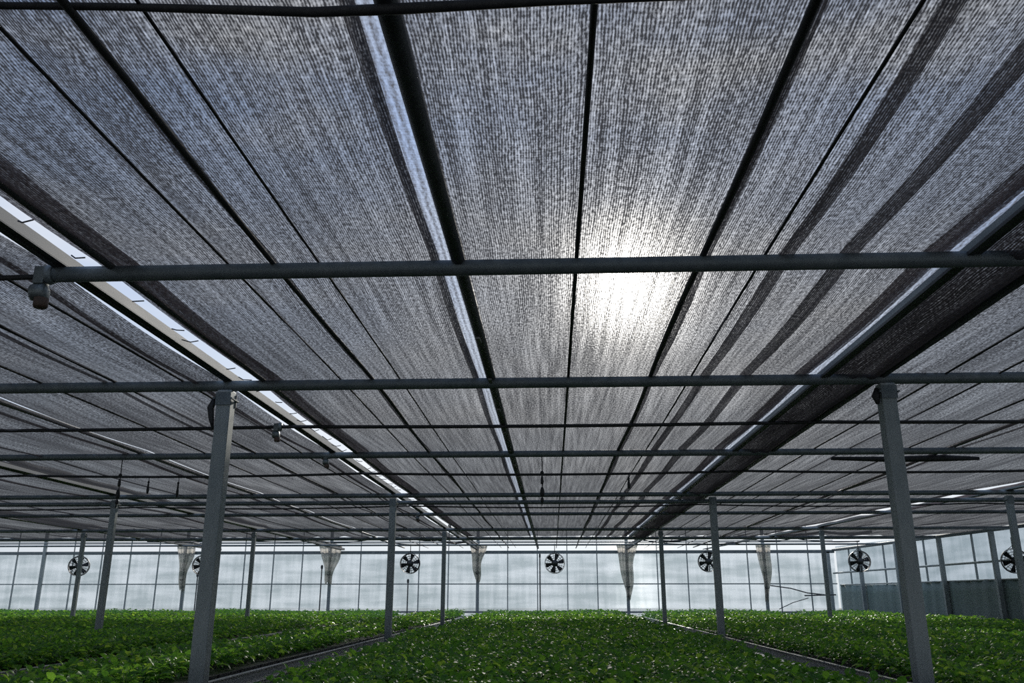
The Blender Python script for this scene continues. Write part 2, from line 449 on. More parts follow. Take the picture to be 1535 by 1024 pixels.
for i, (x, y, nm) in enumerate(near_list):
    s = random.uniform(.85, 1.2); a = random.random() * 6.28
    edge = min(x - BED[nm][0], BED[nm][1] - x)
    z = RAILZ - .03 + gz(y) + undul(x, y) - max(0, .16 - edge) * (.35 if nm == 'middle' else .15)
    if i in chosen:
        pr = protos[i % 8]
        o = pr[0] if not pr[1] else copy_tree(pr[0])
        pr[1] = True
        o.location = (x, y, z); o.rotation_euler = (0, 0, a); o.scale = (s, s, s)
        tag(o, SEED[nm][0], 'seedling', SEED[nm][1])
    else:
        V, T = VN[i % 14]
        c, q = math.cos(a) * s, math.sin(a) * s
        mV.append(np.column_stack((V[:, 0] * c - V[:, 1] * q + x, V[:, 0] * q + V[:, 1] * c + y, V[:, 2] * s + z)))
        mT.append(T + mo); mo += len(V)
for i, (x, y, nm) in enumerate(far_list):
    s = random.uniform(.85, 1.2); a = random.random() * 6.28
    edge = min(x - BED[nm][0], BED[nm][1] - x)
    z = RAILZ - .03 + gz(y) + undul(x, y) - max(0, .16 - edge) * (.35 if nm == 'middle' else .15)
    V, T = VF[i % 14]
    c, q = math.cos(a) * s, math.sin(a) * s
    mV.append(np.column_stack((V[:, 0] * c - V[:, 1] * q + x, V[:, 0] * q + V[:, 1] * c + y, V[:, 2] * s + z)))
    mT.append(T + mo); mo += len(V)
mV = np.vstack(mV).astype(np.float32); mT = np.vstack(mT).astype(np.int32)
me = bpy.data.meshes.new('seedlings')
me.vertices.add(len(mV)); me.vertices.foreach_set('co', mV.ravel())
me.loops.add(mT.size); me.loops.foreach_set('vertex_index', mT.ravel())
me.polygons.add(len(mT)); me.polygons.foreach_set('loop_start', np.arange(0, mT.size, 3, dtype=np.int32))
me.polygons.foreach_set('use_smooth', np.ones(len(mT), dtype=bool))
me.update(calc_edges=True); me.validate(); me.materials.append(M['leaf'])
o = bpy.data.objects.new('seedlings', me); COL.objects.link(o)
tag(o, 'dense green mass of seedlings filling the benches behind the front rows', 'seedlings', None, 'stuff')

# ------------------------------------------------------------------ posts
ROWS = [6.35, 13.6, 20.3]
def post(x, y, label, w=.055, ztop=None):
    zt = ztop or ROOF - .042
    p = empty('support_post', (x, y, gz(y)), label, 'post', 'galvanised support posts')
    m = MB(); m.box(x - w, x + w, y - w, y + w, gz(y), zt); m.build('shaft', M['steel'], p, bevel=.007)
    m = MB(); m.box(x - w - .004, x + w + .004, y + w + .001, y + w + .012, zt - .12, zt - .02); m.build('clamp', M['pipe'], p)
    m = MB(); m.box(x - w - .004, x + w + .004, y - w - .012, y - w - .001, zt - .12, zt - .02); cl = m.build('clamp', M['pipe'], p)
    for sx in (-1, 1):
        m = MB(); m.tube([(x + sx * (w + .012), y - w - .022, zt - .07), (x + sx * (w + .012), y + w + .022, zt - .07)], .008, 6); m.build('bolt', M['pipe'], cl)
    m = MB(); m.box(x - .09, x + .09, y - .09, y + .09, gz(y), gz(y) + .012); m.build('base_plate', M['steel'], p)
    return p
lx, rx = -2.50, 2.51
p = post(lx, ROWS[0], 'large grey square post in the left aisle nearest the camera')
m = MB(); m.tube([(lx - .075, ROWS[0] - .03, 3.10), (lx - .10, ROWS[0] - .04, 3.02), (lx - .085, ROWS[0] - .04, 2.93), (lx - .07, ROWS[0] - .03, 2.86)], [.018, .026, .02, .008], 8)
m.build('hanging_strap', M['rope'], p, True)
p = post(rx, ROWS[0], 'large grey square post beside the right bench nearest the camera')
m = MB(); m.tube([(rx - .075, ROWS[0] - .03, 3.12), (rx - .09, ROWS[0] - .03, 3.06), (rx - .08, ROWS[0] - .03, 3.0)], [.015, .03, .012], 8)
m.build('cable_bundle', M['rope'], p, True)
post(lx, ROWS[1], 'grey post in the left aisle, second one along from the camera', .05)
post(rx, ROWS[1], 'grey post beside the right bench, second one along from the camera', .05)
post(-7.0, ROWS[1], 'grey post among the left beds in line with the second aisle posts', .045)
post(gut2_x(ROWS[1]), ROWS[1], 'grey post among the right beds in line with the second aisle posts', .045)
post(lx, ROWS[2], 'slim grey post in the left aisle, third one along', .045)
post(rx, ROWS[2], 'slim grey post beside the right bench, third one along', .045)
post(-7.0, ROWS[2], 'slim grey post far among the left beds right of a fan', .042)
post(-11.1, ROWS[2], 'slim grey post at far left in front of the leftmost fan', .042)
post(gut2_x(ROWS[2]), ROWS[2], 'slim grey post far among the right beds near the wall corner', .042)

# ------------------------------------------------------------------ cross pipes and wires
def xr_end(y): return min(side_x(y) - .1, 13)
def sagging(xa, xb, y, z, sag, r, n=8, spans=None):
    pts = []
    xs = spans or [xa, xb]
    for a, b in zip(xs[:-1], xs[1:]):
        for k in range(10):
            u = k / 10; pts.append((a + (b - a) * u, y, z - sag * 4 * u * (1 - u)))
    pts.append((xs[-1], y, z))
    return MB().tube(pts, r, n)
def cross(y, r, label, name='cross_pipe', xa=-18, xb=None, z=ROOF, mat='pipe', sag=0.0, spans=None, cat='pipe', group='cross pipes under the shade net'):
    xb = xb if xb is not None else xr_end(y)
    m = sagging(xa, xb, y, z, sag, r, 10, spans)
    o = m.build(name, M[mat], None, True)
    return tag(o, label, cat, group)
cross(3.98, .041, 'thick cross pipe nearest overhead, ending at the left gutter gear', xa=-2.535)
cross(6.35, .042, 'thick cross pipe resting on the nearest pair of posts')
cross(9.65, .037, 'cross pipe midway between the first and second posts')
cross(13.55, .036, 'cross pipe resting on the second row of posts')
cross(13.95, .034, 'cross pipe just behind and below the second row of posts', z=ROOF - .07)
cross(16.6, .032, 'cross pipe midway between the second and third posts')
cross(20.3, .036, 'cross pipe resting on the third row of posts')
cross(23.3, .042, 'cross pipe along the far end of the shade nets')
cross(26.0, .026, 'thin cross pipe the fans hang from, before the film wall', z=ROOF)
cross(27.4, .018, 'thin cross pipe under open sky nearest the film wall', z=3.36)
cross(25.0, .014, 'thin sky wire crossing just beyond the nets', 'cross_wire', z=3.34, mat='rope', sag=.03, spans=[-18, -12, -7, -2.5, 2.5, 6, 9.6], cat='wire', group='cross wires under the shade net')
GX = [-18, -11.3, -7.0, -2.47, 2.51, 7.0]
def wire(y, r, label, sag, z=ROOF - .0):
    cross(y, r, label, 'cross_wire', z=z, mat='rope', sag=sag, spans=GX + [xr_end(y)], cat='wire', group='cross wires under the shade net')
wire(7.97, .017, 'sagging black wire just behind the nearest posts', .015)
wire(11.1, .016, 'black wire stretched between the first and second post rows, farther one', .03)
wire(14.6, .012, 'black wire just behind the second row of posts', .04, ROOF - .05)
# dark bunched cable right above the camera
m = MB(); pts = [(-3.2, 2.02, 3.33), (-1.22, 2.02, 3.236), (-.65, 2.0, 3.182), (-.42, 2.0, 3.184), (0, 2.0, 3.195), (.6, 2.0, 3.199), (1.3, 2.0, 3.197), (2.6, 2.0, 3.22)]
m.tube(pts, [.009, .011, .014, .016, .013, .010, .011, .013], 10)
tag(m.build('net_cable', M['rope'], None, True), 'thick black cable sagging across the top edge overhead', 'cable')
# thin dark wire carrying on left of the nearest cross pipe
m = sagging(-10, -2.62, 3.98, ROOF - .01, .04, .014)
tag(m.build('cross_wire', M['rope'], None, True), 'dark wire left of the gutter gear, level with the nearest cross pipe', 'wire', 'cross wires under the shade net')

# ------------------------------------------------------------------ nets
XLINES = {}
def net_panel(name, x0, x1, supports, mat, label, y0=-8.0, y1=NET_END, z=NETZ, sag=.02, ysag=.028, skew=None, skew0=None, group='shade nets', nx=None, rough=.006):
    sup = sorted(set([x0] + [s for s in supports if x0 < s < x1] + [x1]))
    beams = [-8, -3, .3, 2.0, 3.98, 6.35, 9.65, 13.6, 16.6, 20.3, NET_END]
    nx = nx or max(8, int((x1 - x0) / .06)); ny = int((y1 - y0) / .2)
    ph = random.random() * 10
    def fn(u, v):
        x = x0 + (x1 - x0) * u; y = y0 + (y1 - y0) * v
        zz = z
        for a, b in zip(sup[:-1], sup[1:]):
            if a <= x <= b + 1e-9 and b > a:
                t = (x - a) / (b - a); zz -= sag * math.sin(PI * t) * min(1, (b - a) / .4); break
        for a, b in zip(beams[:-1], beams[1:]):
            if a <= y <= b:
                t = (y - a) / (b - a); zz += -ysag * math.sin(PI * t) + .012; break
        zz += rough * (math.sin(x * 9 + y * .8 + ph) + math.sin(x * 17 - y * .5 + 2 * ph) * .6) * min(1, 12 * u, 12 * (1 - u))
        dx = skew(y) if skew else 0
        dx0 = skew0(y) if skew0 else 0
        return (x + dx * u + dx0 * (1 - u), y, zz)
    m = MB(); m.grid(nx, ny, fn)
    return m, fn
def net(x0, x1, supports, mat, label, hems=(), **kw):
    root = empty('shade_net', ((x0 + x1) / 2, 8, NETZ), label, 'shade net', 'shade nets')
    m, fn = net_panel('net', x0, x1, supports, mat, label, **kw)
    m.build('cloth', M[mat], root, True)
    for (xc, w, hm, dz) in hems:
        h = MB()
        def hf(u, v, xc=xc, w=w, dz=dz):
            y = -8.0 + (NET_END + 8.0) * v
            p = fn(min(1, max(0, (xc - x0) / (x1 - x0))), v)
            wob = .012 * math.sin(y * 1.9 + xc * 7) * w / .3
            return (p[0] + (u - .5) * w * (1 + .07 * math.sin(y * 1.3 + xc)) + wob, y, p[2] + dz - .008 * math.sin(PI * u))
        h.grid(4, 150, hf)
        h.build('hem', M[hm], root, True)
    return root
Z = NETZ
# middle bay, left cloth (left gutter to the dark central seam) and right cloth
xe = lat(-1.365)
c1 = [lat(r, Z) for r in (-.945, -.80, -.67)]
net(xe, lat(-.318, Z), c1, 'net', 'shade net overhead left of the black central seam, up to the left gutter',
    hems=((xe + .10, .20, 'hem_loose', -.006), (lat(-.33, Z), .045, 'hem', -.012), (lat(-.80, Z), .035, 'hem', -.012)))
c2 = [lat(r, Z) for r in (.083, .455, .615, .854)]
net(lat(-.268, Z), lat(1.135, Z), c2, 'net', 'shade net overhead right of the black central seam with the sun behind',
    hems=((lat(.456, Z), .05, 'hem', -.012), (lat(.675, Z), .075, 'hem', -.014), (lat(.862, Z), .095, 'hem', -.014), (lat(1.098, Z), .12, 'hem_loose', -.012)))
st = empty('clear_strip', (lat(-.295, Z), 8, Z), 'thin bluish plastic strip showing sky beside the central seam', 'plastic strip')
m = MB(); m.grid(4, 150, lambda u, v: (lat(-.325 + .06 * u, Z), -8 + (NET_END + 8) * v, Z + .02 + .004 * math.sin(v * 60)))
m.build('film', M['clear_strip'], st, True)
# right slit strip: crumpled thin plastic beside the rail
st = empty('clear_strip', (lat(1.19, Z), 8, Z), 'bright crumpled plastic strip beside the right rail', 'plastic strip')
m = MB(); m.grid(5, 400, lambda u, v: (lat(1.125 + .11 * u, Z), -8 + (NET_END + 8) * v, Z + .015 + .008 * math.sin(v * 900) * math.sin(u * 5) + .004 * math.sin(v * 2300)))
m.build('film', M['clear_strip'], st, True)
# left bay
net(-4.663, lat(-1.545), [lat(r, Z) for r in (-2.33, -1.98, -1.67)], 'net2', 'wavy dark shade net just left of the left gutter',
    hems=((lat(-1.575, Z), .05, 'hem_loose', -.01), (lat(-2.0, Z), .05, 'hem', -.012)), sag=.035, rough=.012)
net(lat(-4.08), lat(-2.80), [lat(r, Z) for r in (-3.6, -3.2)], 'net2', 'shade net above the left beds, left of the slim pale pipe',
    hems=((lat(-2.83, Z), .08, 'hem_loose', -.01), (lat(-3.4, Z), .06, 'hem', -.012)), sag=.045, rough=.014)
net(lat(-6.62), lat(-4.22), [lat(r, Z) for r in (-6.1, -5.5, -4.9)], 'net2', 'shade net left of the second left gutter',
    hems=((lat(-4.3, Z), .12, 'hem_loose', -.01), (lat(-5.4, Z), .08, 'hem', -.012)), sag=.05, rough=.014)
net(-19.5, lat(-6.8), [-17, -15, -13], 'net2', 'farthest left shade net beyond the third gutter', sag=.05, rough=.014)
# right bay
net(rx + .05, lat(2.58, Z), [lat(r, Z) for r in (1.73, 1.96, 2.34)], 'net', 'shade net just right of the nearest right post, thin dark seams',
    hems=((lat(2.56, Z), .06, 'hem_loose', -.01),), sag=.03, rough=.01)
net(lat(2.60, Z), 6.55, [lat(2.9, Z), lat(3.2, Z)], 'net', 'shade net over the right beds up to the slanting bright gap',
    hems=((lat(2.63, Z), .05, 'hem_loose', -.01), (6.45, .16, 'hem_loose', -.012)), skew=lambda y: gut2_x(y) - gut2_x(13.6), sag=.04, rough=.012)
net(7.12, 11.35, [8.2, 9.4], 'net2', 'shade net at the far right by the side wall',
    hems=((7.2, .16, 'hem_loose', -.01),), y0=2, skew0=lambda y: gut2_x(y) - 7.02, skew=lambda y: side_x(y) - 11.4, sag=.04, rough=.012)
# dark gathered net between the right rail and the right posts
gn = empty('gathered_net', (2.3, 8, 3.2), 'dark gathered net hanging between the right rail and right posts', 'shade net', 'shade nets')
m = MB()
def gfn(u, v):
    y = -8 + (NET_END + 8) * v
    x = lat(1.275) + (rx - .01 - lat(1.275)) * u
    b = math.sin(PI * u)
    return (x, y, 3.255 - .05 * b - .02 * u + .02 * math.sin(u * 14 + .4 * math.sin(y)) * b + .01 * math.sin(y * 2.1 + u * 5))
m.grid(14, 160, gfn); m.build('cloth', M['net_dark'], gn, True)
m = MB(); m.grid(10, 160, lambda u, v: (lambda p: (p[0], p[1], p[2] + .035))(gfn(u, v))); m.build('upper_fold', M['net_dark'], gn, True)
m = MB(); m.tube([(rx - .02, -8, 3.225), (rx - .02, NET_END, 3.225)], .028, 8); m.build('rolled_edge', M['dark_pipe'], gn, True)

# seams: cables and pipes along the nets
def seam(ratio, r, label, z, mat='rope', y0=-8, y1=WALL_Y - 1.2, wig=.0, name='net_cable', cat='cable', group='cables along the shade nets', skew=None):
    pts = []
    n = 60
    for k in range(n + 1):
        y = y0 + (y1 - y0) * k / n
        pts.append((lat(ratio, z) + wig * math.sin(y * 1.3 + ratio * 9) + (skew(y) if skew else 0), y, z - .008 * math.sin(y * .9 + ratio)))
    return tag(MB().tube(pts, r, 8).build(name, M[mat], None, True), label, cat, group)
sk = lambda y: -.05 * (y - 13.6)
seam(-.262, .036, 'thick black central seam pipe left of the sun, running to the far wall', 3.235, 'dark_pipe', name='seam_pipe', cat='pipe', group='pipes along the shade nets')
seam(-.805, .014, 'dark cable under the net, nearer the left gutter, heavier one', 3.238, wig=.012)
seam(-.945, .007, 'thin cable on the net next to the left gutter', 3.245)
seam(-.675, .006, 'thin cable on the net, first left of the plastic strip', 3.245)
seam(.083, .011, 'dark cable running straight just left of the sun', 3.24)
seam(.448, .016, 'dark cable running just right of the sun', 3.238, wig=.008)
seam(.628, .007, 'thin cable beside the double grey hem right of the sun', 3.24)
seam(-1.67, .008, 'thin cable across the wavy net left of the left gutter, nearest the gutter', 3.235)
seam(-1.985, .010, 'cable across the wavy net left of the gutter, middle one', 3.235)
seam(-2.33, .008, 'thin cable across the wavy net beside the slim pale pipe', 3.235)
seam(1.73, .008, 'thin cable on the right net closest to the nearest right post', 3.235)
seam(1.96, .007, 'thin cable on the right net, second from the nearest right post', 3.235)
seam(2.34, .008, 'thin cable on the right net, third from the nearest right post', 3.235)
seam(-2.76, .022, 'slim pale pipe along the open slot over the left beds', 3.25, 'pale_rail', name='seam_pipe', cat='pipe', group='pipes along the shade nets')
seam(2.61, .018, 'slim pale pipe along the open slot over the right beds', 3.25, 'pale_rail', name='seam_pipe', cat='pipe', group='pipes along the shade nets')
seam(-1.30, .018, 'dark edge pipe of the net along the left gutter slot', 3.232, 'dark_pipe', name='seam_pipe', cat='pipe', group='pipes along the shade nets')

# small clips on the black seam pipe
for k in range(16):
    y = 5.2 + k * 1.05
    m = MB(); m.box(lat(-.262, 3.235) - .012, lat(-.262, 3.235) + .012, y - .05, y + .05, 3.186, 3.2)
    tag(m.build('pipe_clip', M['pale_rail']), 'small pale clip under the black central seam pipe', 'clip', 'clips under the central seam pipe')

# ------------------------------------------------------------------ gutters / rails
def rail(xa, label, w, z0, z1, mats, y0=-8, y1=WALL_Y - .2, fx=None, lip=True):
    """folded channel: pale side face, dark underside lip"""
    root = empty('gutter_rail', (xa, 8, ROOF), label, 'gutter', 'gutter rails over the post lines')
    def slab(x0, x1, za, zb_):
        m = MB(); n = 12
        for k in range(n):
            ya = y0 + (y1 - y0) * k / n; yb = y0 + (y1 - y0) * (k + 1) / n
            oa = fx(ya) if fx else 0; ob = fx(yb) if fx else 0
            vs = [(x0 + oa, ya, za), (x1 + oa, ya, za), (x1 + ob, yb, za), (x0 + ob, yb, za),
                  (x0 + oa, ya, zb_), (x1 + oa, ya, zb_), (x1 + ob, yb, zb_), (x0 + ob, yb, zb_)]
            m.add(vs, [(3, 2, 1, 0), (4, 5, 6, 7), (1, 2, 6, 5), (3, 0, 4, 7)] + ([(0, 1, 5, 4)] if k == 0 else []) + ([(2, 3, 7, 6)] if k == n - 1 else []))
        return m
    slab(xa - w / 2, xa + w / 2, z0, z1).build('channel', M[mats[0]], root)
    if lip:
        slab(xa - w / 2 - .018, xa - w / 2 + .012, z0 - .012, z0 + .006).build('lip', M[mats[1]], root)
        slab(xa - w / 2, xa + w / 2, z0 - .006, z0 - .001).build('underside', M[mats[1]], root)
    return root
rail(lat(-1.485), 'long pale gutter rail over the left aisle with bright slots beside it', .05, 3.243, 3.30, ('pale_rail', 'dark_pipe'))
rail(lat(1.24), 'long dark rail right of the sun along a bright slot', .05, 3.215, 3.27, ('pipe', 'dark_pipe'), y1=NET_END + .5)
rail(rx, 'gutter channel resting over the right aisle posts', .06, 3.245, 3.30, ('pipe', 'dark_pipe'))
rail(-7.0, 'pale gutter rail over the second post line on the left', .12, 3.243, 3.30, ('pale_rail', 'pale_rail'))
rail(-11.2, 'pale gutter rail over the third post line at far left', .12, 3.243, 3.30, ('pale_rail', 'pale_rail'))
rail(0, 'grey gutter rail slanting over the right beds beside the bright gap', .12, 3.243, 3.258, ('pipe', 'pipe'), fx=gut2_x)


def roll(fx, ya, yb, r, label):
    pts = []; rr = []
    n = 50
    for q in range(n + 1):
        y = ya + (yb - ya) * q / n
        pts.append((fx(y) + .02 * math.sin(y * 3.1), y, 3.345 + .012 * math.sin(y * 4.3))); rr.append(r * (1 + .25 * math.sin(y * 2.3) + .15 * math.sin(y * 7)))
    tag(MB().tube(pts, rr, 10).build('rolled_net', M['roll'], None, True), label, 'rolled net', 'net rolls on the gutters')
roll(lambda y: -7.0, 8, 28.8, .04, 'pale net roll tied along the second gutter on the left')
roll(lambda y: -11.2, 12, 28.8, .045, 'pale net roll tied along the third gutter at far left')
roll(lambda y: gut2_x(y) + .38, 10, 28.4, .03, 'grey net roll lying on the net right of the slanting gutter')
roll(lambda y: 2.51, 21, 28.8, .05, 'net roll lying on the right aisle gutter near the wall')
roll(lambda y: lat(-1.485), 21, 28.8, .045, 'net roll lying on the left aisle gutter near the wall')

# tie strings in the open slot by the left gutter
m = MB()
for k in range(34):
    y = 3.0 + k * .42 + random.uniform(-.15, .15)
    x0 = lat(-1.365, 3.26); dx = random.uniform(-.08, -.04)
    m.tube([(x0 + .02, y, 3.27), (x0 + dx * .5, y + random.uniform(-.04, .04), 3.26 + random.uniform(-.01, .015)), (x0 + dx, y + random.uniform(-.06, .06), 3.262 + random.uniform(0, .03))], .004, 5)
tag(m.build('tie_strings', M['rope'], None, True), 'dark tie strings poking into the left gutter slot', 'strings', None, 'stuff')

# ------------------------------------------------------------------ gears under the left gutter
def gear(x, y, s, label):
    root = empty('gutter_gear', (x, y, ROOF - .01), label, 'gear box', 'gears under the left gutter')
    z = ROOF
    m = MB()
    m.box(x - .045 * s, x + .012 * s, y - .03 * s, y + .03 * s, z - .055 * s, z + .04 * s); m.build('bracket', M['gear'], root, bevel=.006 * s)
    m = MB(); m.lathe([(0, -.03 * s), (.042 * s, -.03 * s), (.045 * s, -.02 * s), (.045 * s, .035 * s), (.03 * s, .045 * s), (0, .045 * s)], 20, 'x', (x - .02 * s, y, z - .095 * s))
    m.build('housing', M['gear'], root, True)
    m = MB(); m.lathe([(0, -.05 * s), (.03 * s, -.05 * s), (.035 * s, -.04 * s), (.035 * s, .0), (.0, .0)], 18, 'z', (x + .005 * s, y - .005 * s, z - .13 * s))
    m.build('end_cap', M['rust'], root, True)
    m = MB(); m.lathe([(0, -.015 * s), (.05 * s, -.015 * s), (.052 * s, .0), (.045 * s, .02 * s), (0, .02 * s)], 20, 'x', (x + .03 * s, y, z)); m.build('collar', M['pipe'], root, True)
    return root
gear(lat(-1.54), 3.98, 1.0, 'grey gear with rusty end at the near end of the left gutter')
gear(lat(-1.56), 7.97, .8, 'small grey gear under the left gutter just behind the nearest post')
gear(lat(-1.53), 9.65, .8, 'small grey gear under the left gutter at the midway cross pipe')
gear(lat(-1.53), 16.6, .8, 'small grey gear under the left gutter past the second post')

# ------------------------------------------------------------------ hanging cables with couplings
def hanger(x, y, ztop, zbot, label, s=1.0):
    root = empty('hanging_cable', (x, y, ztop), label, 'hanging cable', 'cables hanging from cross pipes')
    m = MB(); m.tube([(x, y, ztop), (x + .006, y, (ztop + zbot) / 2), (x - .004, y, zbot)], .006 * s, 6); m.build('cord', M['rope'], root, True)
    h = ztop - zbot
    for (f, r, l) in ((.32, .022, .03), (.48, .018, .09), (.72, .026, .10), (.88, .02, .05)):
        zc = ztop - f * h
        m = MB(); m.lathe([(0, -l / 2), (r * s * .7, -l / 2), (r * s, -l / 4), (r * s * .8, l / 4), (r * s * .5, l / 2), (0, l / 2)], 10, 'z', (x, y, zc))
        m.build('coupling', M['rope'], root, True)
    return root
hanger(-.1, 9.65, 3.165, 2.62, 'black hanging cable with couplings below the midway pipe near the centre')
hanger(-4.95, 9.65, 3.165, 2.62, 'black hanging cable with couplings over the left beds')
hanger(1.0, 11.12, 3.19, 2.98, 'short black cable end hanging right of the centre', .8)
hanger(-5.3, 11.1, 3.18, 2.95, 'short dark cable end hanging over left beds, left of the other', .7)
hanger(-4.9, 11.1, 3.18, 2.90, 'short dark cable end hanging over left beds, right of the other', .7)
# dark loose strip lying on the right net
m = MB(); m.tube([(3.3, 10.2, 3.21), (4.0, 10.2, 3.195), (4.6, 10.2, 3.205), (5.0, 10.2, 3.198)], [.02, .034, .04, .02], 8)
tag(m.build('loose_strip', M['rope'], None, True), 'dark loose roll tied under the right net beside the nearest right post', 'net roll')

# ------------------------------------------------------------------ circulation fans
def make_fan():
    root = empty('circulation_fan', (0, 0, 0))
    Rr = .285
    m = MB()
    m.lathe([(Rr, -.07), (Rr + .012, -.07), (Rr + .012, .07), (Rr, .07), (Rr, -.07)], 40, 'y'); sh = m.build('shroud', M['fan'], root, True)
    m = MB()
    for yy in (-.085, .085):
        for rr in (.09, .15, .21, .27): m.torus(rr, .005, 32, 5, (0, yy * (1.15 - .55 * (rr / .27) ** 2), 0))
        for k in range(18):
            a = k * PI / 9
            m.tube([(.07 * math.cos(a), yy * 1.1, .07 * math.sin(a)), (.2 * math.cos(a), yy * .9, .2 * math.sin(a)), (Rr * math.cos(a), yy * .75, Rr * math.sin(a))], .0042, 5)
    m.build('wire_guard', M['fan'], sh, True)
    m = MB(); m.lathe([(0, -.14), (.06, -.14), (.085, -.11), (.085, .06), (.06, .075), (0, .075)], 24, 'y'); mo_ = m.build('motor', M['fan'], root, True)
    for k in range(6):
        a = k * PI / 3 + .26
        def bf(u, v):
            r = .06 + .205 * v
            w = (.55 - .1 * v) * (u - .5)
            ang = a + w
            return (r * math.cos(ang), .035 * (u - .5) * 2 * (1 - .3 * v), r * math.sin(ang))
        b = MB(); b.grid(5, 5, bf)
        o = b.build('blade', M['fan'], root, True); s_ = o.modifiers.new('t', 'SOLIDIFY'); s_.thickness = .004
    m = MB(); m.tube([(0, 0, .29), (0, 0, .56)], .011, 8); m.tube([(-.13, 0, .255), (0, 0, .36), (.13, 0, .255)], .008, 6); m.build('hanger_rod', M['fan'], root)
    m = MB(); m.tube([(0, -.12, -.05), (.01, -.12, -.2), (0, -.1, -.28)], .012, 6); m.build('motor_bracket', M['fan'], mo_, True)
    return root
fan0 = make_fan()
FANS = [(103, 848, 'leftmost circulation fan of the row, behind a slim post', .30), (296, 847, 'second circulation fan from the left, left of the big post', .18),
        (614, 845, 'circulation fan hanging between the left aisle posts', .06), (832, 845, 'circulation fan hanging in the centre over the middle bench', 0),
        (1060, 843, 'circulation fan hanging just left of a right aisle post', -.04), (1281, 843, 'circulation fan above the corner where side curtain starts', -.12), (1502, 843, 'rightmost circulation fan above the green side curtain', -.3)]
for i, (px, py, lab, rz) in enumerate(FANS):
    o = fan0 if i == 0 else copy_tree(fan0)
    y = 26.0 if i < 5 else (25.4 if i == 5 else 19.3)
    zc_ = y * cp + .3
    x = (px - 828) * zc_ / F
    z = EYE + (902 - py) * zc_ * cp / F
    if i == 6: o.scale = (.88,) * 3
    o.location = (x, y, z); o.rotation_euler = (0, 0, rz); tag(o, lab, 'fan', 'circulation fans along the far wall')

# ------------------------------------------------------------------ old plastic gathered around the wall columns
def drape(x, w, h, label, seed):
    root = empty('gathered_plastic', (x, WALL_Y - .2, 3.3), label, 'plastic sheet', 'gathered plastic at the wall columns')
    m = MB()
    def fn(u, v):
        ww = w * ((1 - v) ** 1.1 * .62 + .16 + .05 * math.sin(v * 9 + seed))
        t = u * 2 - 1
        return (x + t * ww + .03 * math.sin(v * 7 + seed), WALL_Y - .2 + .05 * math.sin(u * 26 + seed + v * 2) * (1 - .6 * v) - .05 * (1 - abs(t)), 3.42 - h * v - .1 * abs(t) * v)
    m.grid(40, 16, fn); o = m.build('sheet', M['drape'], root, True)
    so = o.modifiers.new('t', 'SOLIDIFY'); so.thickness = .002
    m = MB(); m.tube([(x - .07, WALL_Y - .28, 3.42 - h * .8), (x, WALL_Y - .30, 3.42 - h * .82), (x + .07, WALL_Y - .28, 3.42 - h * .8)], .012, 6); m.build('tie', M['rope'], root)
drape(-2.47, .36, 1.15, 'pale gathered plastic around the column behind the left aisle', 1)
drape(2.47, .44, 1.7, 'pale gathered plastic around the column behind the right aisle', 2.2)
drape(6.95, .34, 1.75, 'pale gathered plastic hanging at the column left of the wall corner', 4)
drape(-7.42, .5, 1.2, 'pale gathered plastic hanging behind the left beds, right of a fan', 5.2)
drape(-12.37, .4, 1.4, 'pale gathered plastic behind the second fan from the left', 6.1)

# loose bent rods in front of the far wall, right end
def rods(pts, r, label):
    tag(MB().tube(pts, r, 6).build('bent_rod', M['dark_pipe'], None, True), label, 'rod', 'bent rods by the wall corner')
yy = WALL_Y - .25
rods([(7.05, yy, 2.09), (7.7, yy, 2.0), (8.2, yy, 1.86), (8.75, yy, 1.80)], .018, 'dark bent rod drooping across the last wall panels')
rods([(8.1, yy - .05, 1.775), (8.6, yy - .05, 1.79), (9.1, yy - .05, 1.8)], .02, 'short level brown rod in the last wall panel')
rods([(7.25, yy - .1, 1.36), (7.7, yy - .1, 1.56), (8.2, yy - .1, 1.70)], .012, 'thin dark rod slanting up from the plants by the corner')
# slim stand poles before the far wall
for x, zt, lab in ((-7.6, 2.75, 'thin dark pole by gathered plastic left of the centre'), (-1.35 - 3.37, 2.3, 'thin dark pole below the fan between left posts'), (-.4, 3.1, 'thin dark pole just left of the central fan'), (-11.75, 2.5, 'thin dark pole below the second fan')):
    m = MB(); m.tube([(x, WALL_Y - .5, gz(WALL_Y)), (x, WALL_Y - .5, zt)], .02, 6)
    m.box(x - .03, x + .03, WALL_Y - .54, WALL_Y - .46, zt - .12, zt - .02)
    tag(m.build('slim_pole', M['dark_pipe']), lab, 'pole', 'slim poles before the far wall')

# loops of cable and rolled net above the far end
def loop(pts, r, label, mat='rope'):
    p2 = []
    for k in range(len(pts) - 1):
        a, b = Vector(pts[k]), Vector(pts[k + 1])
        for t in range(6):
            u = t / 6; q = a.lerp(b, u); q.z -= .06 * 4 * u * (1 - u); p2.append(q)
    p2.append(Vector(pts[-1]))
    tag(MB().tube(p2, r, 6).build('hanging_loop', M[mat], None, True), label, 'cable', 'loops of cable at the far end')
loop([(-12, 25.5, 3.3), (-9.5, 25.5, 3.38), (-7, 25.6, 3.3), (-5.2, 25.6, 3.36), (-3.8, 25.8, 3.2)], .014, 'sagging dark cable looped over the far left beds')
loop([(2.6, 25.6, 3.32), (4.2, 25.6, 3.2), (5.8, 25.6, 3.3), (7.0, 25.7, 3.35), (8.8, 25.5, 3.25)], .014, 'sagging dark cable looped over the far right beds')
loop([(-4.6, 26.1, 3.5), (-3.4, 26.1, 3.36), (-2.6, 26.1, 3.3)], .03, 'dark rolled net end above the fan between left posts')
loop([(3.2, 26.1, 3.32), (4.2, 26.1, 3.42), (5.0, 26.1, 3.45)], .03, 'dark rolled net end above the fan by the right aisle post')
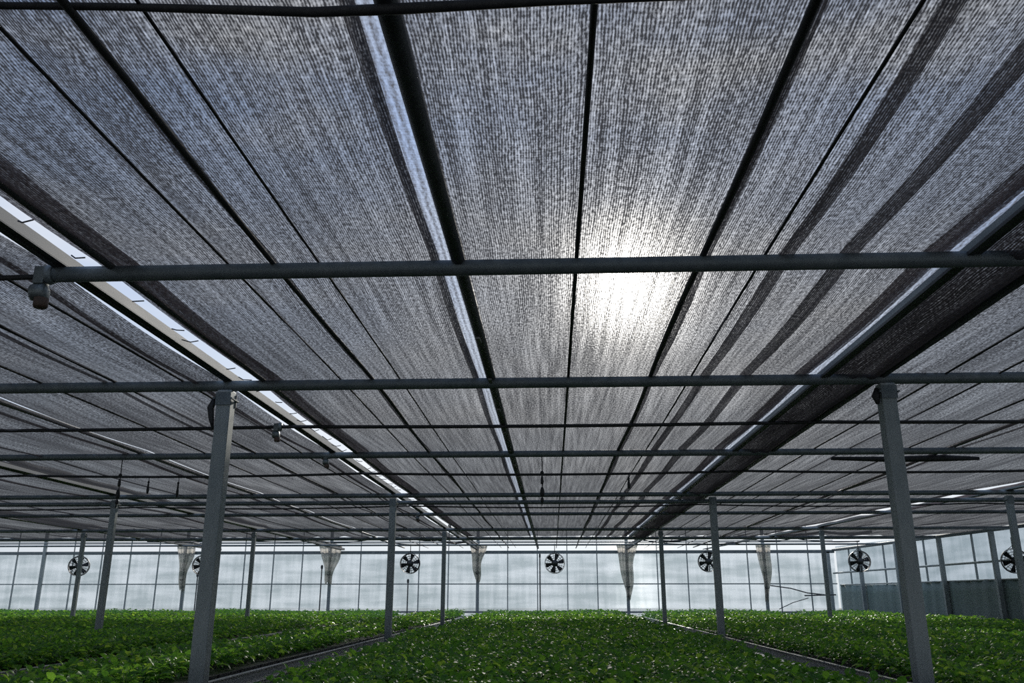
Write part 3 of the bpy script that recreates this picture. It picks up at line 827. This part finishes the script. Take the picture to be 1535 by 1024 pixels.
loop([(6.0, 25.0, 3.4), (7.4, 24.2, 3.42), (8.6, 23.9, 3.4)], .035, 'rolled net end above the fan by the wall corner')

# ------------------------------------------------------------------ light
def cam_ray(px, py):
    v = Vector(((px - 767.5) / F, (512 - py) / F, -1))
    return (Matrix.Rotation(YAW, 3, 'Z') @ Matrix.Rotation(R(90) + PITCH, 3, 'X') @ v).normalized()
SUN = cam_ray(938, 425)
w = bpy.data.worlds.new('sky'); S.world = w; w.use_nodes = True
nt = w.node_tree; nt.nodes.clear()
out = N(nt, 'ShaderNodeOutputWorld'); bg = N(nt, 'ShaderNodeBackground'); nt.links.new(bg.outputs[0], out.inputs[0])
tc = N(nt, 'ShaderNodeTexCoord'); D = tc.outputs['Generated']
sep = N(nt, 'ShaderNodeSeparateXYZ'); nt.links.new(D, sep.inputs[0])
base = ramp(nt, sep.outputs[2], [(0.0, (.60, .66, .70)), (.08, (.66, .73, .80)), (.3, (.52, .62, .80)), (.6, (.30, .44, .74)), (1.0, (.20, .34, .66))])
cl = noise(nt, scaled(nt, D, (2.2, 2.2, 7)), 1, 5, .55)
clf = N(nt, 'ShaderNodeMapRange'); nt.links.new(cl, clf.inputs[0]); clf.inputs[1].default_value = .45; clf.inputs[2].default_value = .72
mixc = N(nt, 'ShaderNodeMix'); mixc.data_type = 'RGBA'; nt.links.new(clf.outputs[0], mixc.inputs[0])
nt.links.new(base, mixc.inputs[6]); mixc.inputs[7].default_value = (.80, .83, .88, 1)
dp = N(nt, 'ShaderNodeVectorMath', operation='DOT_PRODUCT'); nt.links.new(D, dp.inputs[0]); dp.inputs[1].default_value = SUN
ang = math_node(nt, 'ARCCOSINE', math_node(nt, 'MINIMUM', dp.outputs['Value'], 1.0))
def glow(width, amp):
    return math_node(nt, 'MULTIPLY', math_node(nt, 'EXPONENT', math_node(nt, 'MULTIPLY', ang, -1.0 / R(width))), amp)
gsum = math_node(nt, 'ADD', glow(1.5, 32.0), glow(10.0, 1.5))
# added sky glow under the sun for the film wall's bright streak
azd = N(nt, 'ShaderNodeVectorMath', operation='DOT_PRODUCT'); nt.links.new(D, azd.inputs[0]); azd.inputs[1].default_value = (SUN.y, -SUN.x, 0)
a2 = math_node(nt, 'POWER', math_node(nt, 'ABSOLUTE', math_node(nt, 'DIVIDE', azd.outputs['Value'], .022)), 2.0)
streak_glow = math_node(nt, 'EXPONENT', math_node(nt, 'ADD', math_node(nt, 'MULTIPLY', a2, -1.0), math_node(nt, 'MULTIPLY', math_node(nt, 'ABSOLUTE', sep.outputs[2]), -14.0)))
fwd = math_node(nt, 'GREATER_THAN', sep.outputs[1], 0.0)
gsum = math_node(nt, 'ADD', gsum, math_node(nt, 'MULTIPLY', math_node(nt, 'MULTIPLY', streak_glow, fwd), 1.8))
gc = N(nt, 'ShaderNodeVectorMath', operation='SCALE'); gc.inputs[0].default_value = (1.0, .95, .86); nt.links.new(gsum, gc.inputs['Scale'])
ad = N(nt, 'ShaderNodeVectorMath', operation='ADD'); nt.links.new(mixc.outputs[2], ad.inputs[0]); nt.links.new(gc.outputs[0], ad.inputs[1])
nt.links.new(ad.outputs[0], bg.inputs[0]); bg.inputs[1].default_value = 1.0
sl = bpy.data.lights.new('sun', 'SUN'); sl.energy = 2.6; sl.angle = R(3.0); sl.color = (1, .95, .86)
so = bpy.data.objects.new('sun', sl); COL.objects.link(so); so.location = SUN * 50
so.rotation_euler = SUN.to_track_quat('Z', 'Y').to_euler()

# ------------------------------------------------------------------ camera
cam = bpy.data.cameras.new('camera'); co = bpy.data.objects.new('camera', cam); COL.objects.link(co)
co.location = (0, 0, EYE); co.rotation_euler = (R(90) + PITCH, 0, YAW)
cam.sensor_width = 36; cam.lens = 36 * F / 1535; cam.clip_end = 500; cam.clip_start = .05
S.camera = co
S.view_settings.view_transform = 'Standard'; S.view_settings.look = 'None'; S.view_settings.gamma = 1; S.view_settings.exposure = 0
S.view_settings.use_curve_mapping = False
S.cycles.transparent_max_bounces = 24; S.cycles.max_bounces = 8
S.cycles.use_denoising = False
S.cycles.sample_clamp_indirect = 1.0
S.cycles.sample_clamp_direct = 12.0
